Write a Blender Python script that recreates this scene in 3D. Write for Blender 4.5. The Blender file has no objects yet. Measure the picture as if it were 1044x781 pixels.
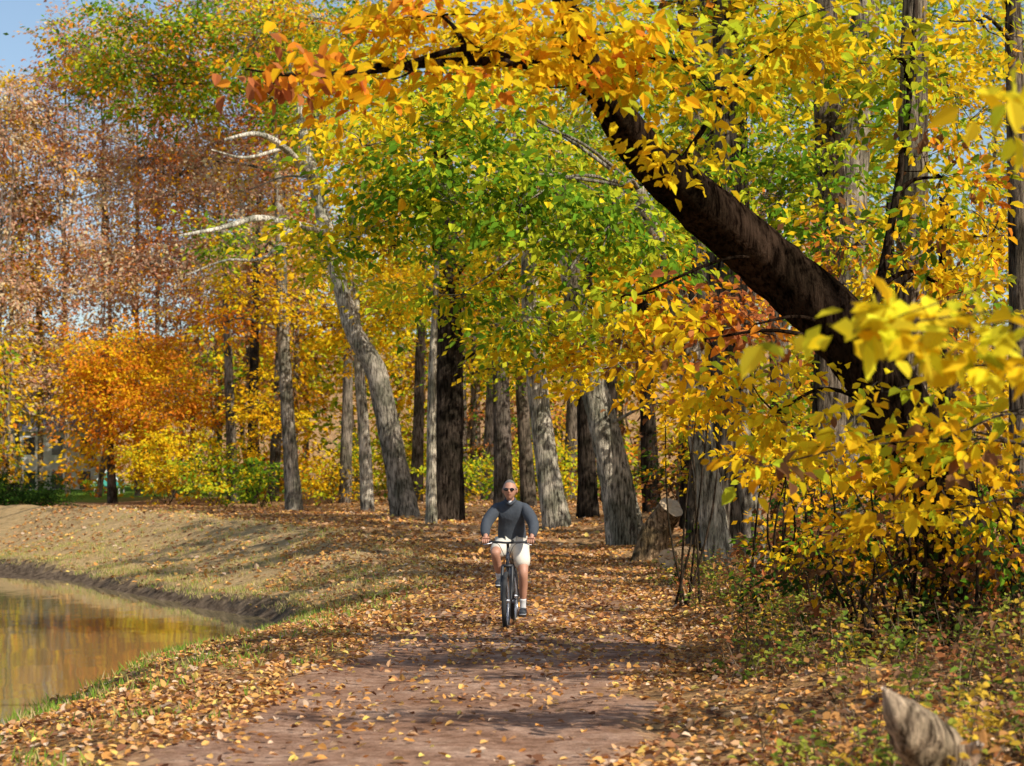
import bpy, bmesh, math, random
import numpy as np
from mathutils import Vector, Matrix
R = np.random.default_rng(11)
random.seed(5)
scene = bpy.context.scene
scene.view_settings.view_transform = 'Standard'
scene.view_settings.look = 'None'
scene.view_settings.exposure = 0
EYE = 1.6
F = 2030.0
def S(x, y, d):   # image pixel column / row / assumed depth -> world metres
    return np.array([(x - 522) * d / F, d, EYE + (500 - y) * d / F])

# ------------------------------------------------------------------ materials
def newmat(name):
    m = bpy.data.materials.new(name); m.use_nodes = True
    nt = m.node_tree; nt.nodes.clear()
    return m, nt, nt.nodes, nt.links
def simple(name, col, rough=0.6, metal=0.0, var=0.25, scale=30, bump=0.0):
    m, nt, N, L = newmat(name)
    o = N.new('ShaderNodeOutputMaterial'); b = N.new('ShaderNodeBsdfPrincipled')
    tc = N.new('ShaderNodeTexCoord'); n = N.new('ShaderNodeTexNoise'); n.inputs['Scale'].default_value = scale
    n.inputs['Detail'].default_value = 4
    mx = N.new('ShaderNodeMix'); mx.data_type = 'RGBA'
    mx.inputs[6].default_value = (*[c * (1 - var) for c in col], 1); mx.inputs[7].default_value = (*[min(1, c * (1 + var)) for c in col], 1)
    L.new(tc.outputs['Object'], n.inputs['Vector']); L.new(n.outputs['Fac'], mx.inputs[0]); L.new(mx.outputs[2], b.inputs['Base Color'])
    b.inputs['Roughness'].default_value = rough; b.inputs['Metallic'].default_value = metal
    if bump > 0:
        bp = N.new('ShaderNodeBump'); bp.inputs['Strength'].default_value = bump; bp.inputs['Distance'].default_value = 0.02
        L.new(n.outputs['Fac'], bp.inputs['Height']); L.new(bp.outputs['Normal'], b.inputs['Normal'])
    L.new(b.outputs[0], o.inputs[0])
    return m
def leafmat(name, trans=0.42):
    m, nt, N, L = newmat(name)
    o = N.new('ShaderNodeOutputMaterial'); a = N.new('ShaderNodeAttribute'); a.attribute_name = 'col'
    d = N.new('ShaderNodeBsdfDiffuse'); t = N.new('ShaderNodeBsdfTranslucent')
    m1 = N.new('ShaderNodeMixShader'); m1.inputs[0].default_value = trans
    L.new(a.outputs['Color'], d.inputs['Color']); L.new(a.outputs['Color'], t.inputs['Color'])
    L.new(d.outputs[0], m1.inputs[1]); L.new(t.outputs[0], m1.inputs[2]); L.new(m1.outputs[0], o.inputs[0])
    return m
def barkmat():
    m, nt, N, L = newmat('bark')
    o = N.new('ShaderNodeOutputMaterial'); b = N.new('ShaderNodeBsdfDiffuse')
    a = N.new('ShaderNodeAttribute'); a.attribute_name = 'col'
    tc = N.new('ShaderNodeTexCoord'); mp = N.new('ShaderNodeMapping'); mp.inputs['Scale'].default_value = (1, 1, 0.13)
    n = N.new('ShaderNodeTexNoise'); n.inputs['Scale'].default_value = 20; n.inputs['Detail'].default_value = 6; n.inputs['Roughness'].default_value = 0.7
    n2 = N.new('ShaderNodeTexNoise'); n2.inputs['Scale'].default_value = 1.9; n2.inputs['Detail'].default_value = 4
    r = N.new('ShaderNodeValToRGB'); r.color_ramp.elements[0].position = 0.40; r.color_ramp.elements[0].color = (0.16, 0.14, 0.13, 1)
    r.color_ramp.elements[1].position = 0.58; r.color_ramp.elements[1].color = (1.2, 1.16, 1.1, 1)
    r2 = N.new('ShaderNodeValToRGB'); r2.color_ramp.elements[0].position = 0.38; r2.color_ramp.elements[0].color = (0.42, 0.44, 0.38, 1)
    r2.color_ramp.elements[1].position = 0.62; r2.color_ramp.elements[1].color = (1.15, 1.12, 1.05, 1)
    x1 = N.new('ShaderNodeMix'); x1.data_type = 'RGBA'; x1.blend_type = 'MULTIPLY'; x1.inputs[0].default_value = 1
    x2 = N.new('ShaderNodeMix'); x2.data_type = 'RGBA'; x2.blend_type = 'MULTIPLY'; x2.inputs[0].default_value = 1
    bp = N.new('ShaderNodeBump'); bp.inputs['Strength'].default_value = 1.0; bp.inputs['Distance'].default_value = 0.09
    L.new(tc.outputs['Object'], mp.inputs[0]); L.new(mp.outputs[0], n.inputs['Vector']); L.new(tc.outputs['Object'], n2.inputs['Vector'])
    L.new(n.outputs['Fac'], r.inputs[0]); L.new(n2.outputs['Fac'], r2.inputs[0])
    L.new(a.outputs['Color'], x1.inputs[6]); L.new(r.outputs[0], x1.inputs[7]); L.new(x1.outputs[2], x2.inputs[6]); L.new(r2.outputs[0], x2.inputs[7])
    L.new(x2.outputs[2], b.inputs['Color']); L.new(n.outputs['Fac'], bp.inputs['Height']); L.new(bp.outputs[0], b.inputs['Normal'])
    L.new(b.outputs[0], o.inputs[0])
    return m
LEAF = leafmat('autumn_leaves'); LITTER = leafmat('dry_leaves', 0.1); GRASSM = leafmat('grass_blades', 0.3)
BARK = barkmat()

# ------------------------------------------------------------------ mesh accumulator
def nrm(a): return a / np.maximum(np.linalg.norm(a, axis=-1, keepdims=True), 1e-9)
class Acc:
    def __init__(s): s.V = []; s.Q = []; s.M = []; s.C = []; s.S = []; s.n = 0
    def add(s, V, Q, mat, col, smooth=False):
        V = np.asarray(V, float).reshape(-1, 3); Q = np.asarray(Q, int).reshape(-1, 4)
        s.V.append(V); s.Q.append(Q + s.n); s.n += len(V); m = len(Q)
        s.M.append(np.full(m, mat)); c = np.asarray(col, float)
        if c.ndim == 1: c = np.tile(c, (m, 1))
        s.C.append(c); s.S.append(np.full(m, smooth))
    def build(s, name, mats, parent=None):
        V = np.concatenate(s.V); Q = np.concatenate(s.Q); M = np.concatenate(s.M); C = np.concatenate(s.C); Sm = np.concatenate(s.S)
        me = bpy.data.meshes.new(name); me.vertices.add(len(V)); me.vertices.foreach_set('co', V.astype(np.float32).ravel())
        me.loops.add(len(Q) * 4); me.loops.foreach_set('vertex_index', Q.astype(np.int32).ravel())
        me.polygons.add(len(Q)); me.polygons.foreach_set('loop_start', np.arange(0, len(Q) * 4, 4, dtype=np.int32))
        for m in mats: me.materials.append(m)
        me.polygons.foreach_set('material_index', M.astype(np.int32)); me.polygons.foreach_set('use_smooth', Sm)
        at = me.attributes.new('col', 'FLOAT_COLOR', 'FACE')
        at.data.foreach_set('color', np.concatenate([C, np.ones((len(C), 1))], 1).astype(np.float32).ravel())
        me.update(calc_edges=True)
        ob = bpy.data.objects.new(name, me); scene.collection.objects.link(ob)
        if parent: ob.parent = parent
        return ob
def catmull(P, n):
    P = np.asarray(P, float)
    if len(P) < 3:
        t = np.linspace(0, 1, n)[:, None]; return P[0] * (1 - t) + P[-1] * t
    E = np.vstack([2 * P[0] - P[1], P, 2 * P[-1] - P[-2]]); out = []
    ts = np.linspace(0, len(P) - 1 - 1e-6, n)
    for t in ts:
        i = int(t); u = t - i; a, b, c, d = E[i:i + 4]
        out.append(0.5 * ((2 * b) + (-a + c) * u + (2 * a - 5 * b + 4 * c - d) * u * u + (-a + 3 * b - 3 * c + d) * u ** 3))
    return np.array(out)
def tube(acc, P, rad, k=10, mat=0, col=(0.2, 0.18, 0.15), rough=0.06, n=None):
    P = np.asarray(P, float); rad = np.asarray(rad, float)
    n = n or max(6, len(P) * 5)
    Q = catmull(P, n); r = np.interp(np.linspace(0, 1, n), np.linspace(0, 1, len(rad)), rad)
    T = nrm(np.gradient(Q, axis=0)); mt = np.abs(T.mean(0)); ref = np.zeros(3); ref[np.argmin(mt)] = 1
    a = nrm(np.cross(T, ref)); b = np.cross(T, a)
    th = np.linspace(0, 2 * np.pi, k, endpoint=False)
    lob = 1 + rough * np.sin(th * 3 + R.uniform(0, 6))[None] + rough * 0.8 * np.sin(th * 5 + R.uniform(0, 6))[None] + rough * R.normal(0, 0.6, (n, k))
    rr = r[:, None] * lob
    V = Q[:, None] + rr[..., None] * (np.cos(th)[None, :, None] * a[:, None] + np.sin(th)[None, :, None] * b[:, None])
    i = np.arange(n - 1)[:, None] * k; j = np.arange(k)[None]; j2 = (j + 1) % k
    F4 = np.stack([i + j, i + j2, i + k + j2, i + k + j], -1).reshape(-1, 4)
    c = np.asarray(col, float)
    if c.ndim == 2:
        cc = np.stack([np.interp(np.linspace(0, 1, n - 1), np.linspace(0, 1, len(c)), c[:, q]) for q in range(3)], 1); c = np.repeat(cc, k, 0)
    acc.add(V, F4, mat, c, True)
    return Q, r
def sticks(acc, A, B, ra, rb, mat, col):
    A = np.asarray(A); B = np.asarray(B); m = len(A)
    if m == 0: return
    t = nrm(B - A); ref = np.tile([0.3, 0.2, 0.93], (m, 1)); a = nrm(np.cross(t, ref) + 1e-6); b = np.cross(t, a)
    V = []
    for P, r in ((A, ra), (B, rb)):
        for q in range(3):
            an = q * 2.0944; V.append(P + r * (math.cos(an) * a + math.sin(an) * b))
    V = np.stack(V, 1); base = (np.arange(m) * 6)[:, None, None]
    f = np.array([[0, 1, 4, 3], [1, 2, 5, 4], [2, 0, 3, 5]])[None]
    acc.add(V, (base + f).reshape(-1, 4), mat, col)
def leaves(acc, P, dirv, nor, size, col, mat=1, fancy=False, aspect=0.55):
    m = len(P)
    d = nrm(dirv); n = nor - d * (nor * d).sum(1, keepdims=True); n = nrm(n); s = np.cross(d, n)
    L_ = size[:, None]; W = L_ * aspect
    if fancy:
        f = R.uniform(0.02, 0.22, (m, 1)) * L_; dr = R.uniform(0.0, 0.25, (m, 1)) * L_
        V = np.stack([P, P + d * L_ * .3 - s * W * .5 + n * f, P + d * L_ * .68 - s * W * .42 + n * (f - dr * .5), P + d * L_ - n * dr,
                      P + d * L_ * .68 + s * W * .42 + n * (f - dr * .5), P + d * L_ * .3 + s * W * .5 + n * f], 1)
        base = (np.arange(m) * 6)[:, None, None]; q = np.array([[0, 1, 2, 3], [0, 3, 4, 5]])[None]
        acc.add(V, (base + q).reshape(-1, 4), mat, np.repeat(col, 2, 0))
    else:
        V = np.stack([P, P + d * L_ * .42 - s * W * .5, P + d * L_, P + d * L_ * .5 + s * W * .5], 1)
        acc.add(V, np.arange(m * 4).reshape(-1, 4), mat, col)

# palettes (linear albedo)
YEL = (.94, .64, .02); GOLD = (.88, .47, .015); ORG = (.86, .30, .03); LIME = (.56, .60, .03); GRN = (.16, .30, .02)
DG = (.04, .085, .015); RUST = (.52, .18, .06); PINK = (.64, .37, .23); BRN = (.24, .11, .045); PALE = (.78, .60, .34)
PAL = {
 'orange_yellow': [(YEL, 4.5), (GOLD, 4), (ORG, 1.5)],
 'orange': [(ORG, 5), (GOLD, 2), (RUST, 1)],
 'vorange': [(ORG, 3.5), (GOLD, 4.5), (YEL, 1.5)],
 'golden': [(GOLD, 4), (YEL, 4.6), (BRN, .9), (LIME, .8)],
 'yellow': [(YEL, 6), (GOLD, 1.5), (LIME, 2)],
 'lemon': [(YEL, 4), ((.95, .80, .04), 6), (LIME, 1.2)],
 'yelgreen': [(LIME, 4.5), (YEL, 3), (GRN, 2.6)],
 'green': [(GRN, 5), (LIME, 4), (YEL, .6)],
 'olive': [(GRN, 3.2), (LIME, 3), (GOLD, 1.6), (ORG, 1)],
 'mixed': [(GRN, 2.2), (LIME, 2.6), (GOLD, 2.2), (YEL, 2.4), (ORG, 1.1), (BRN, .9)],
 'pink': [(PINK, 4), (RUST, 1.5), (PALE, 2.5), (GOLD, 1)],
 'rust': [(RUST, 4), (BRN, 1.5), (ORG, 2.5)],
 'shaded_brush': [(BRN, 4), (DG, 2.5), (RUST, 1.2), (GOLD, 1.8), (GRN, 1.2)],  # dark tones put the shade of shrub interiors into the leaf colour
 'dark': [(DG, 5), (GRN, .5)],
}
def pick(pal, n):
    p = PAL[pal]; w = np.array([q[1] for q in p], float); w /= w.sum()
    return np.array([q[0] for q in p])[R.choice(len(p), n, p=w)]
SUNW = np.array([.40, -.42, 0])   # leaves tilt towards the open, sunny side
def blob(acc, c, r, pal, leaf=0.15, cover=3.0, cr=0.45, per=34, fancy=False, src=None, bark=(.12, .1, .08), droop=0.35, up=1.0, limb=0.06, flat=0.35, mat=1):
    c = np.asarray(c, float); r = np.asarray(r, float)
    nl = cover * math.pi * r[0] * r[2] / (leaf * leaf * 0.4); nc = max(3, int(nl / per))
    v = nrm(R.normal(size=(nc, 3))) * (R.uniform(0, 1, (nc, 1)) ** (1 / 2.0))
    C = c + v * r
    ns = max(2, min(9, nc // 6)); sub = c + nrm(R.normal(size=(ns, 3))) * r * R.uniform(.35, .7, (ns, 1))
    if src is not None:
        src = np.asarray(src, float); mid = (src + c) / 2 + np.array([0, 0, .12]) * np.linalg.norm(c - src) + R.normal(0, .05, 3) * np.linalg.norm(c - src)
        tube(acc, [src, mid, c], [limb, limb * .6, limb * .35], 6, 0, bark, .05)
    for q in sub:
        mid = (q + c) / 2 + R.normal(0, .08, 3) * r
        tube(acc, [c, mid, q], [limb * .35, limb * .25, limb * .15], 5, 0, bark, .03, 6)
    allsub = np.vstack([sub, c[None]])
    near = np.argmin(((C[:, None] - allsub[None]) ** 2).sum(-1), 1); A = allsub[near]
    sticks(acc, A, C, limb * .14, limb * .05, 0, bark)
    out = C - A; out[:, 2] *= .3; out = nrm(out + R.normal(0, .15, out.shape))
    idx = np.repeat(np.arange(nc), per); m = len(idx)
    crs = cr * R.uniform(.5, 1.3, nc)[idx][:, None]
    off = R.normal(0, .55, (m, 3)) * crs; tilt = R.normal(0, .3, (nc, 2))[idx]
    off[:, 2] = off[:, 2] * flat + off[:, 0] * tilt[:, 0] + off[:, 1] * tilt[:, 1] - 0.15 * (off[:, 0] ** 2 + off[:, 1] ** 2) / np.maximum(crs[:, 0], .01)
    P = C[idx] + off
    d = nrm(off * np.array([1, 1, .2]) / crs + out[idx] * .6 + R.normal(0, .5, (m, 3))); d[:, 2] -= droop * R.uniform(.2, 1.8, m)
    n = np.tile([0, 0, up], (m, 1)) + SUNW + R.normal(0, .5, (m, 3))
    size = leaf * R.uniform(.6, 1.25, m)
    cc = pick(pal, nc)[idx]; alt = pick(pal, m); w = (R.uniform(0, 1, (m, 1)) < .28)
    col = np.where(w, alt, cc) * R.uniform(.68, 1.15, (m, 1)) * R.uniform(.92, 1.08, (m, 3))
    leaves(acc, P, d, n, size, np.clip(col, 0, .96), mat, fancy)
def near_on(Q, c):
    D = ((Q - c) ** 2).sum(1) + np.where(Q[:, 2] > c[2], 4.0, 0); return Q[np.argmin(D)]
def tree(name, trunk, rad, blobs, col=(.2, .18, .15), limbs=(), k=14, **kw):
    acc = Acc(); Q, rr = tube(acc, trunk, rad, k, 0, col, .05, n=max(14, len(trunk) * 7))
    P = [Q]
    for (pts, rd, lc) in limbs:
        q, _ = tube(acc, pts, rd, 8, 0, lc, .05); P.append(q)
    Qa = np.vstack(P)
    bc = np.asarray(col, float); bc = bc if bc.ndim == 1 else bc[-1]
    for b in blobs:
        x, y, d, rx, ry, rd, pal = b[:7]; o = dict(kw); o.update(b[7] if len(b) > 7 else {})
        c = S(x, y, d); src = near_on(Qa, c)
        blob(acc, c, (rx * d / F, rd, ry * d / F), pal, src=src, bark=bc * .7, **o)
    return acc.build(name, [BARK, LEAF])

# ------------------------------------------------------------------ terrain
tab = R.uniform(0, 1, (256, 256))
def vn(x, y, s=0):
    x = np.asarray(x, float) + s * 17.3; y = np.asarray(y, float) + s * 9.1
    xi = np.floor(x).astype(int); yi = np.floor(y).astype(int); u = x - xi; v = y - yi; u = u * u * (3 - 2 * u); v = v * v * (3 - 2 * v)
    a = tab[xi % 256, yi % 256]; b = tab[(xi + 1) % 256, yi % 256]; c = tab[xi % 256, (yi + 1) % 256]; d = tab[(xi + 1) % 256, (yi + 1) % 256]
    return (a * (1 - u) + b * u) * (1 - v) + (c * (1 - u) + d * u) * v - .5
SHORE = catmull([(-5.2, -60, 0), (-5.0, -10, 0), (-4.9, 5, 0), (-4.75, 15, 0), (-4.6, 22, 0), (-4.1, 28, 0), (-3.7, 32.5, 0), (-4.5, 36, 0), (-7.1, 41.5, 0), (-10.8, 50, 0), (-15.8, 60, 0), (-25, 76, 0), (-48, 98, 0), (-130, 150, 0), (-420, 300, 0)], 90)[:, :2]
PATHC = catmull([(-1.6, -60, 0), (-1.25, -10, 0), (-1.1, 2, 0), (-.72, 11, 0), (-.35, 17, 0), (.1, 23, 0), (.4, 33, 0), (.15, 45, 0), (-1.5, 57, 0), (-5.2, 72, 0), (-12.5, 90, 0), (-27, 113, 0), (-62, 150, 0), (-130, 200, 0)], 160)[:, :2]
def pdist(X, Y, L):
    P = np.stack([X, Y], -1).reshape(-1, 2); best = np.full(len(P), 1e18); sg = np.zeros(len(P))
    for a, b in zip(L[:-1], L[1:]):
        ab = b - a; ap = P - a; t = np.clip((ap @ ab) / (ab @ ab), 0, 1); dv = ap - t[:, None] * ab; d2 = (dv ** 2).sum(1)
        s = ab[1] * ap[:, 0] - ab[0] * ap[:, 1]; up = d2 < best; best = np.where(up, d2, best); sg = np.where(up, np.sign(s), sg)
    return (np.sqrt(best) * sg).reshape(np.shape(X))
def sst(x, a, b):
    t = np.clip((x - a) / (b - a), 0, 1); return t * t * (3 - 2 * t)
WZ = -0.7
def height(X, Y, full=False):
    X = np.asarray(X, float); Y = np.asarray(Y, float)
    s = pdist(X, Y, SHORE) + vn(X * .8, Y * .8, 1) * .35 + vn(X * 3, Y * 3, 2) * .1; p = pdist(X, Y, PATHC)
    top = np.interp(Y, [0, 36, 48, 60, 75, 100, 150, 400], [0, .03, .32, .6, .74, .88, 1.2, 1.5])
    w = np.interp(Y, [0, 27, 36, 45, 60, 100], [2.4, 2.3, 2.8, 4.4, 5.2, 6.5])
    lip = .28 * sst(s, -.1, .35); z = WZ - .02 + lip + (top - WZ - .26) * (.75 * sst(s, .1, w) + .25 * np.clip((s - .1) / (w - .1), 0, 1))
    z = z + sst(Y, 34, 48) * .3 * np.exp(-((s - w) / 1.4) ** 2) * (1 - sst(-np.abs(p), -2.2, -1.3))
    z = np.where(s < 0, WZ - .02 - 1.2 * sst(-s, 0, 3), z)
    z = np.where(s < -16, WZ - 1.2 + 2.6 * sst(-s, 16, 22), z)
    rise = np.clip(p - 1.9, 0, None); k = np.interp(Y, [0, 22, 40, 200], [.2, .17, .07, .03])
    z = z + np.where(s > 2, 1.0 * (1 - np.exp(-rise * k)), 0)
    offp = sst(np.abs(p), 1.4, 2.4); amp = np.where(s > .2, offp, 0)
    z = z + amp * (vn(X * .5, Y * .5, 3) * .18 + vn(X * 2, Y * 2, 4) * .07 + vn(X * 7, Y * 7, 5) * .03)
    z = z + 22 * sst(Y, 170, 300)
    if full: return z, s, p
    return z
def axis(parts): return np.unique(np.concatenate([np.arange(a, b, st) for a, b, st in parts]))
gx = axis([(-400, -60, 20), (-60, -20, 1.5), (-20, -8, .4), (-8, 7, .14), (7, 14, .35), (14, 40, 1.5), (40, 420, 20)])
gy = axis([(-60, 4, 3), (4, 10, .4), (10, 38, .16), (38, 70, .3), (70, 110, .8), (110, 180, 3), (180, 620, 20)])
GX, GY = np.meshgrid(gx, gy); Z, SS, PP = height(GX, GY, True)
Zg = np.where(np.abs(PP) < 1.75, Z - .03, Z)
acc = Acc(); ny, nx = GX.shape; ii = np.arange(ny - 1)[:, None] * nx + np.arange(nx - 1)[None]
q = np.stack([ii, ii + 1, ii + nx + 1, ii + nx], -1).reshape(-1, 4)
cm = lambda A: (A[:-1, :-1] + A[1:, 1:]).ravel() / 2
mud = 1 - sst(cm(SS), .15, .6); lawn = sst(cm(GY) - .4 * cm(GX), 118, 128) * sst(-cm(GX), 9, 14) * (1 - sst(cm(GY), 172, 185)); bank = sst(cm(GY), 30, 38) * (1 - sst(cm(SS), 6, 9)) * (cm(SS) > 0)
acc.add(np.stack([GX, GY, Zg], -1), q, 0, np.stack([mud, lawn, bank], 1), True)
m, nt, N, L = newmat('leafy_ground')
o = N.new('ShaderNodeOutputMaterial'); b = N.new('ShaderNodeBsdfDiffuse')
at = N.new('ShaderNodeAttribute'); at.attribute_name = 'col'; sp = N.new('ShaderNodeSeparateColor'); L.new(at.outputs['Color'], sp.inputs[0])
tc = N.new('ShaderNodeTexCoord')
def noise(sc, det=5, rough=.6):
    n = N.new('ShaderNodeTexNoise'); n.inputs['Scale'].default_value = sc; n.inputs['Detail'].default_value = det; n.inputs['Roughness'].default_value = rough; L.new(tc.outputs['Object'], n.inputs['Vector']); return n
def ramp(src, els):
    r = N.new('ShaderNodeValToRGB'); cr = r.color_ramp
    while len(cr.elements) < len(els): cr.elements.new(.5)
    for e, (p, c) in zip(cr.elements, els): e.position = p; e.color = (*c, 1)
    L.new(src, r.inputs[0]); return r
def mix(f, a, bb, bt='MIX'):
    x = N.new('ShaderNodeMix'); x.data_type = 'RGBA'; x.blend_type = bt
    if isinstance(f, float): x.inputs[0].default_value = f
    else: L.new(f, x.inputs[0])
    for i, s_ in ((6, a), (7, bb)):
        if isinstance(s_, tuple): x.inputs[i].default_value = (*s_, 1)
        else: L.new(s_, x.inputs[i])
    return x.outputs[2]
def littercol(scale):
    vo = N.new('ShaderNodeTexVoronoi'); vo.inputs['Scale'].default_value = scale; L.new(tc.outputs['Object'], vo.inputs['Vector'])
    vs = N.new('ShaderNodeSeparateColor'); L.new(vo.outputs['Color'], vs.inputs[0])
    return ramp(vs.outputs[0], [(0, (.16, .08, .04)), (.25, (.42, .22, .10)), (.5, (.62, .34, .13)), (.75, (.7, .44, .2)), (1, (.45, .25, .13))])
lit = littercol(15.0)
n1 = noise(.9); soil = ramp(n1.outputs['Fac'], [(.35, (.14, .085, .045)), (.65, (.36, .22, .11))])
nb = noise(3.5); fm = ramp(nb.outputs['Fac'], [(.35, (0, 0, 0)), (.6, (1, 1, 1))])
base = mix(fm.outputs[0], soil.outputs[0], lit.outputs[0])
n3 = noise(3, 8, .8); straw = ramp(n3.outputs['Fac'], [(.32, (.22, .15, .06)), (.45, (.5, .36, .16)), (.56, (.7, .5, .26)), (.68, (.26, .29, .08))])
bankc = mix(.4, straw.outputs[0], base)
c1 = mix(sp.outputs[2], base, bankc)
n4 = noise(3); lawnc = ramp(n4.outputs['Fac'], [(.3, (.12, .24, .03)), (.7, (.22, .34, .06))])
c2 = mix(sp.outputs[1], c1, lawnc.outputs[0])
n5 = noise(5); mudc = ramp(n5.outputs['Fac'], [(.3, (.06, .04, .028)), (.7, (.28, .2, .13))])
c3 = mix(sp.outputs[0], c2, mudc.outputs[0])
L.new(c3, b.inputs['Color']); bp = N.new('ShaderNodeBump'); bp.inputs['Strength'].default_value = .9; bp.inputs['Distance'].default_value = .08
n6 = noise(12, 8, .7); L.new(n6.outputs['Fac'], bp.inputs['Height']); L.new(bp.outputs[0], b.inputs['Normal']); L.new(b.outputs[0], o.inputs[0])
acc.build('ground', [m])
# path
m, nt, N, L = newmat('packed_dirt')
o = N.new('ShaderNodeOutputMaterial'); b = N.new('ShaderNodeBsdfDiffuse'); at = N.new('ShaderNodeAttribute'); at.attribute_name = 'col'; sp = N.new('ShaderNodeSeparateColor'); L.new(at.outputs['Color'], sp.inputs[0])
tc = N.new('ShaderNodeTexCoord')
na = noise(1.3, 7, .65); nb_ = noise(60, 4, .7); nc_ = noise(8, 6, .7)
ca = ramp(na.outputs['Fac'], [(.32, (.27, .145, .09)), (.5, (.42, .25, .165)), (.68, (.56, .37, .26))])
cb = ramp(nb_.outputs['Fac'], [(.3, (.55, .55, .55)), (.6, (1.12, 1.12, 1.12))]); cc_ = ramp(nc_.outputs['Fac'], [(.35, (.58, .54, .5)), (.62, (1.1, 1.1, 1.1))])
x = mix(1.0, ca.outputs[0], cb.outputs[0], 'MULTIPLY'); x = mix(1.0, x, cc_.outputs[0], 'MULTIPLY')
lc = littercol(13.0); x = mix(sp.outputs[0], x, lc.outputs[0])
L.new(x, b.inputs['Color']); bp = N.new('ShaderNodeBump'); bp.inputs['Strength'].default_value = .8; bp.inputs['Distance'].default_value = .04
L.new(nc_.outputs['Fac'], bp.inputs['Height']); L.new(bp.outputs[0], b.inputs['Normal']); L.new(b.outputs[0], o.inputs[0])
DIRT = m
acc = Acc(); cl = catmull(np.c_[PATHC, np.zeros(len(PATHC))], 1100)[:, :2]; tg = nrm(np.gradient(cl, axis=0)); sd = np.stack([tg[:, 1], -tg[:, 0]], 1)
u = np.linspace(-1, 1, 21); hwL = 1.55 + vn(cl[:, 1] * .9, cl[:, 1] * 0, 7) * .5 + vn(cl[:, 1] * 4, cl[:, 1] * 0, 8) * .2; hwR = 1.55 + vn(cl[:, 1] * .9, cl[:, 1] * 0, 9) * .5 + vn(cl[:, 1] * 4, cl[:, 1] * 0, 10) * .2
offs = np.where(u[None] < 0, u[None] * hwL[:, None], u[None] * hwR[:, None]); P2 = cl[:, None] + offs[..., None] * sd[:, None]
zz = height(P2[..., 0], P2[..., 1]) + .006 + vn(P2[..., 0] * 1.5, P2[..., 1] * 1.5, 11) * .012 - .04 * np.clip(np.abs(u) - .9, 0, 1)[None] * 10 * .7
zz += -.018 * np.exp(-((np.abs(offs) - .75) / .22) ** 2)
V = np.concatenate([P2, zz[..., None]], -1); n_, k_ = V.shape[:2]; ii = np.arange(n_ - 1)[:, None] * k_ + np.arange(k_ - 1)[None]
yc = (P2[:-1, :-1, 1]).ravel(); ec = np.abs((u[:-1] + u[1:]) / 2)[None].repeat(n_ - 1, 0).ravel()
cov = np.clip(np.interp(yc, [0, 22, 32, 45, 200], [.0, .0, .3, .75, .95]) + .5 * sst(ec, .8, 1.0), 0, 1)
acc.add(V, np.stack([ii, ii + 1, ii + k_ + 1, ii + k_], -1).reshape(-1, 4), 0, np.stack([cov, cov, cov], 1), True); acc.build('dirt_path', [DIRT])
# water
m, nt, N, L = newmat('canal_water')
o = N.new('ShaderNodeOutputMaterial'); b = N.new('ShaderNodeBsdfPrincipled'); b.inputs['Base Color'].default_value = (.26, .20, .09, 1); b.inputs['Roughness'].default_value = .04; b.inputs['IOR'].default_value = 1.33; b.inputs['Specular IOR Level'].default_value = 1.0
tc = N.new('ShaderNodeTexCoord'); mp = N.new('ShaderNodeMapping'); mp.inputs['Scale'].default_value = (1, .5, 1); L.new(tc.outputs['Object'], mp.inputs[0])
n = N.new('ShaderNodeTexNoise'); n.inputs['Scale'].default_value = 1.2; n.inputs['Detail'].default_value = 2; L.new(mp.outputs[0], n.inputs['Vector'])
bp = N.new('ShaderNodeBump'); bp.inputs['Strength'].default_value = .05; bp.inputs['Distance'].default_value = .08; L.new(n.outputs['Fac'], bp.inputs['Height']); L.new(bp.outputs[0], b.inputs['Normal']); L.new(b.outputs[0], o.inputs[0])
acc = Acc(); acc.add([(-420, -60, WZ), (-2, -60, WZ), (-2, 45, WZ), (-420, 320, WZ)], [[0, 1, 2, 3]], 0, (1, 1, 1)); acc.build('canal_water', [m])

# ------------------------------------------------------------------ litter, grass, undergrowth
def litter(n, x0, x1, y0, y1, size, ypow=1.0):
    Y = y0 + (y1 - y0) * R.uniform(0, 1, n) ** ypow; X = R.uniform(x0, x1, n); z, s, p = height(X, Y, True)
    pr = np.where(np.abs(p + vn(Y * .8, X * 0, 12) * .7) < 1.4, np.interp(Y, [10, 19, 24, 33], [.09, .14, .38, .85]), .95) * np.clip(.75 + 1.3 * vn(X * .7, Y * .7, 13), .15, 1)
    pr = np.where((Y > 34) & (s < 6), pr * .6, pr)
    k = (R.uniform(0, 1, n) < pr) & (s > .15); X, Y, z = X[k], Y[k], z[k]; m_ = len(X)
    P = np.stack([X, Y, z + R.uniform(.006, .035, m_)], 1); d = np.concatenate([R.normal(size=(m_, 2)), R.normal(0, .25, (m_, 1))], 1)
    nn = np.stack([R.normal(0, .4, m_), R.normal(0, .4, m_), np.ones(m_)], 1)
    cols = np.array([(.62, .29, .08), (.74, .42, .13), (.42, .2, .09), (.66, .38, .19), (.74, .55, .14), (.22, .1, .055), (.64, .46, .31)])
    c = cols[R.choice(7, m_, p=[.22, .2, .18, .16, .06, .1, .08])] * R.uniform(.75, 1.2, (m_, 1))
    return P, d, nn, size * R.uniform(.6, 1.3, m_), np.clip(c, 0, .9)
acc = Acc()
for a in [(95000, -6, 6, 9, 24, .062, 1.0), (65000, -5, 8, 22, 46, .08, 1.0), (42000, -18, 6, 38, 95, .13, 1.0)]:
    P, d, nn, sz, c = litter(*a); leaves(acc, P, d, nn, sz, c, 0, True, .7)
acc.build('fallen_leaves', [LITTER])
acc = Acc()
n = 60000; Y = R.uniform(9, 64, n); X = R.uniform(-18, 1.0, n); z, s, p = height(X, Y, True)
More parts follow.
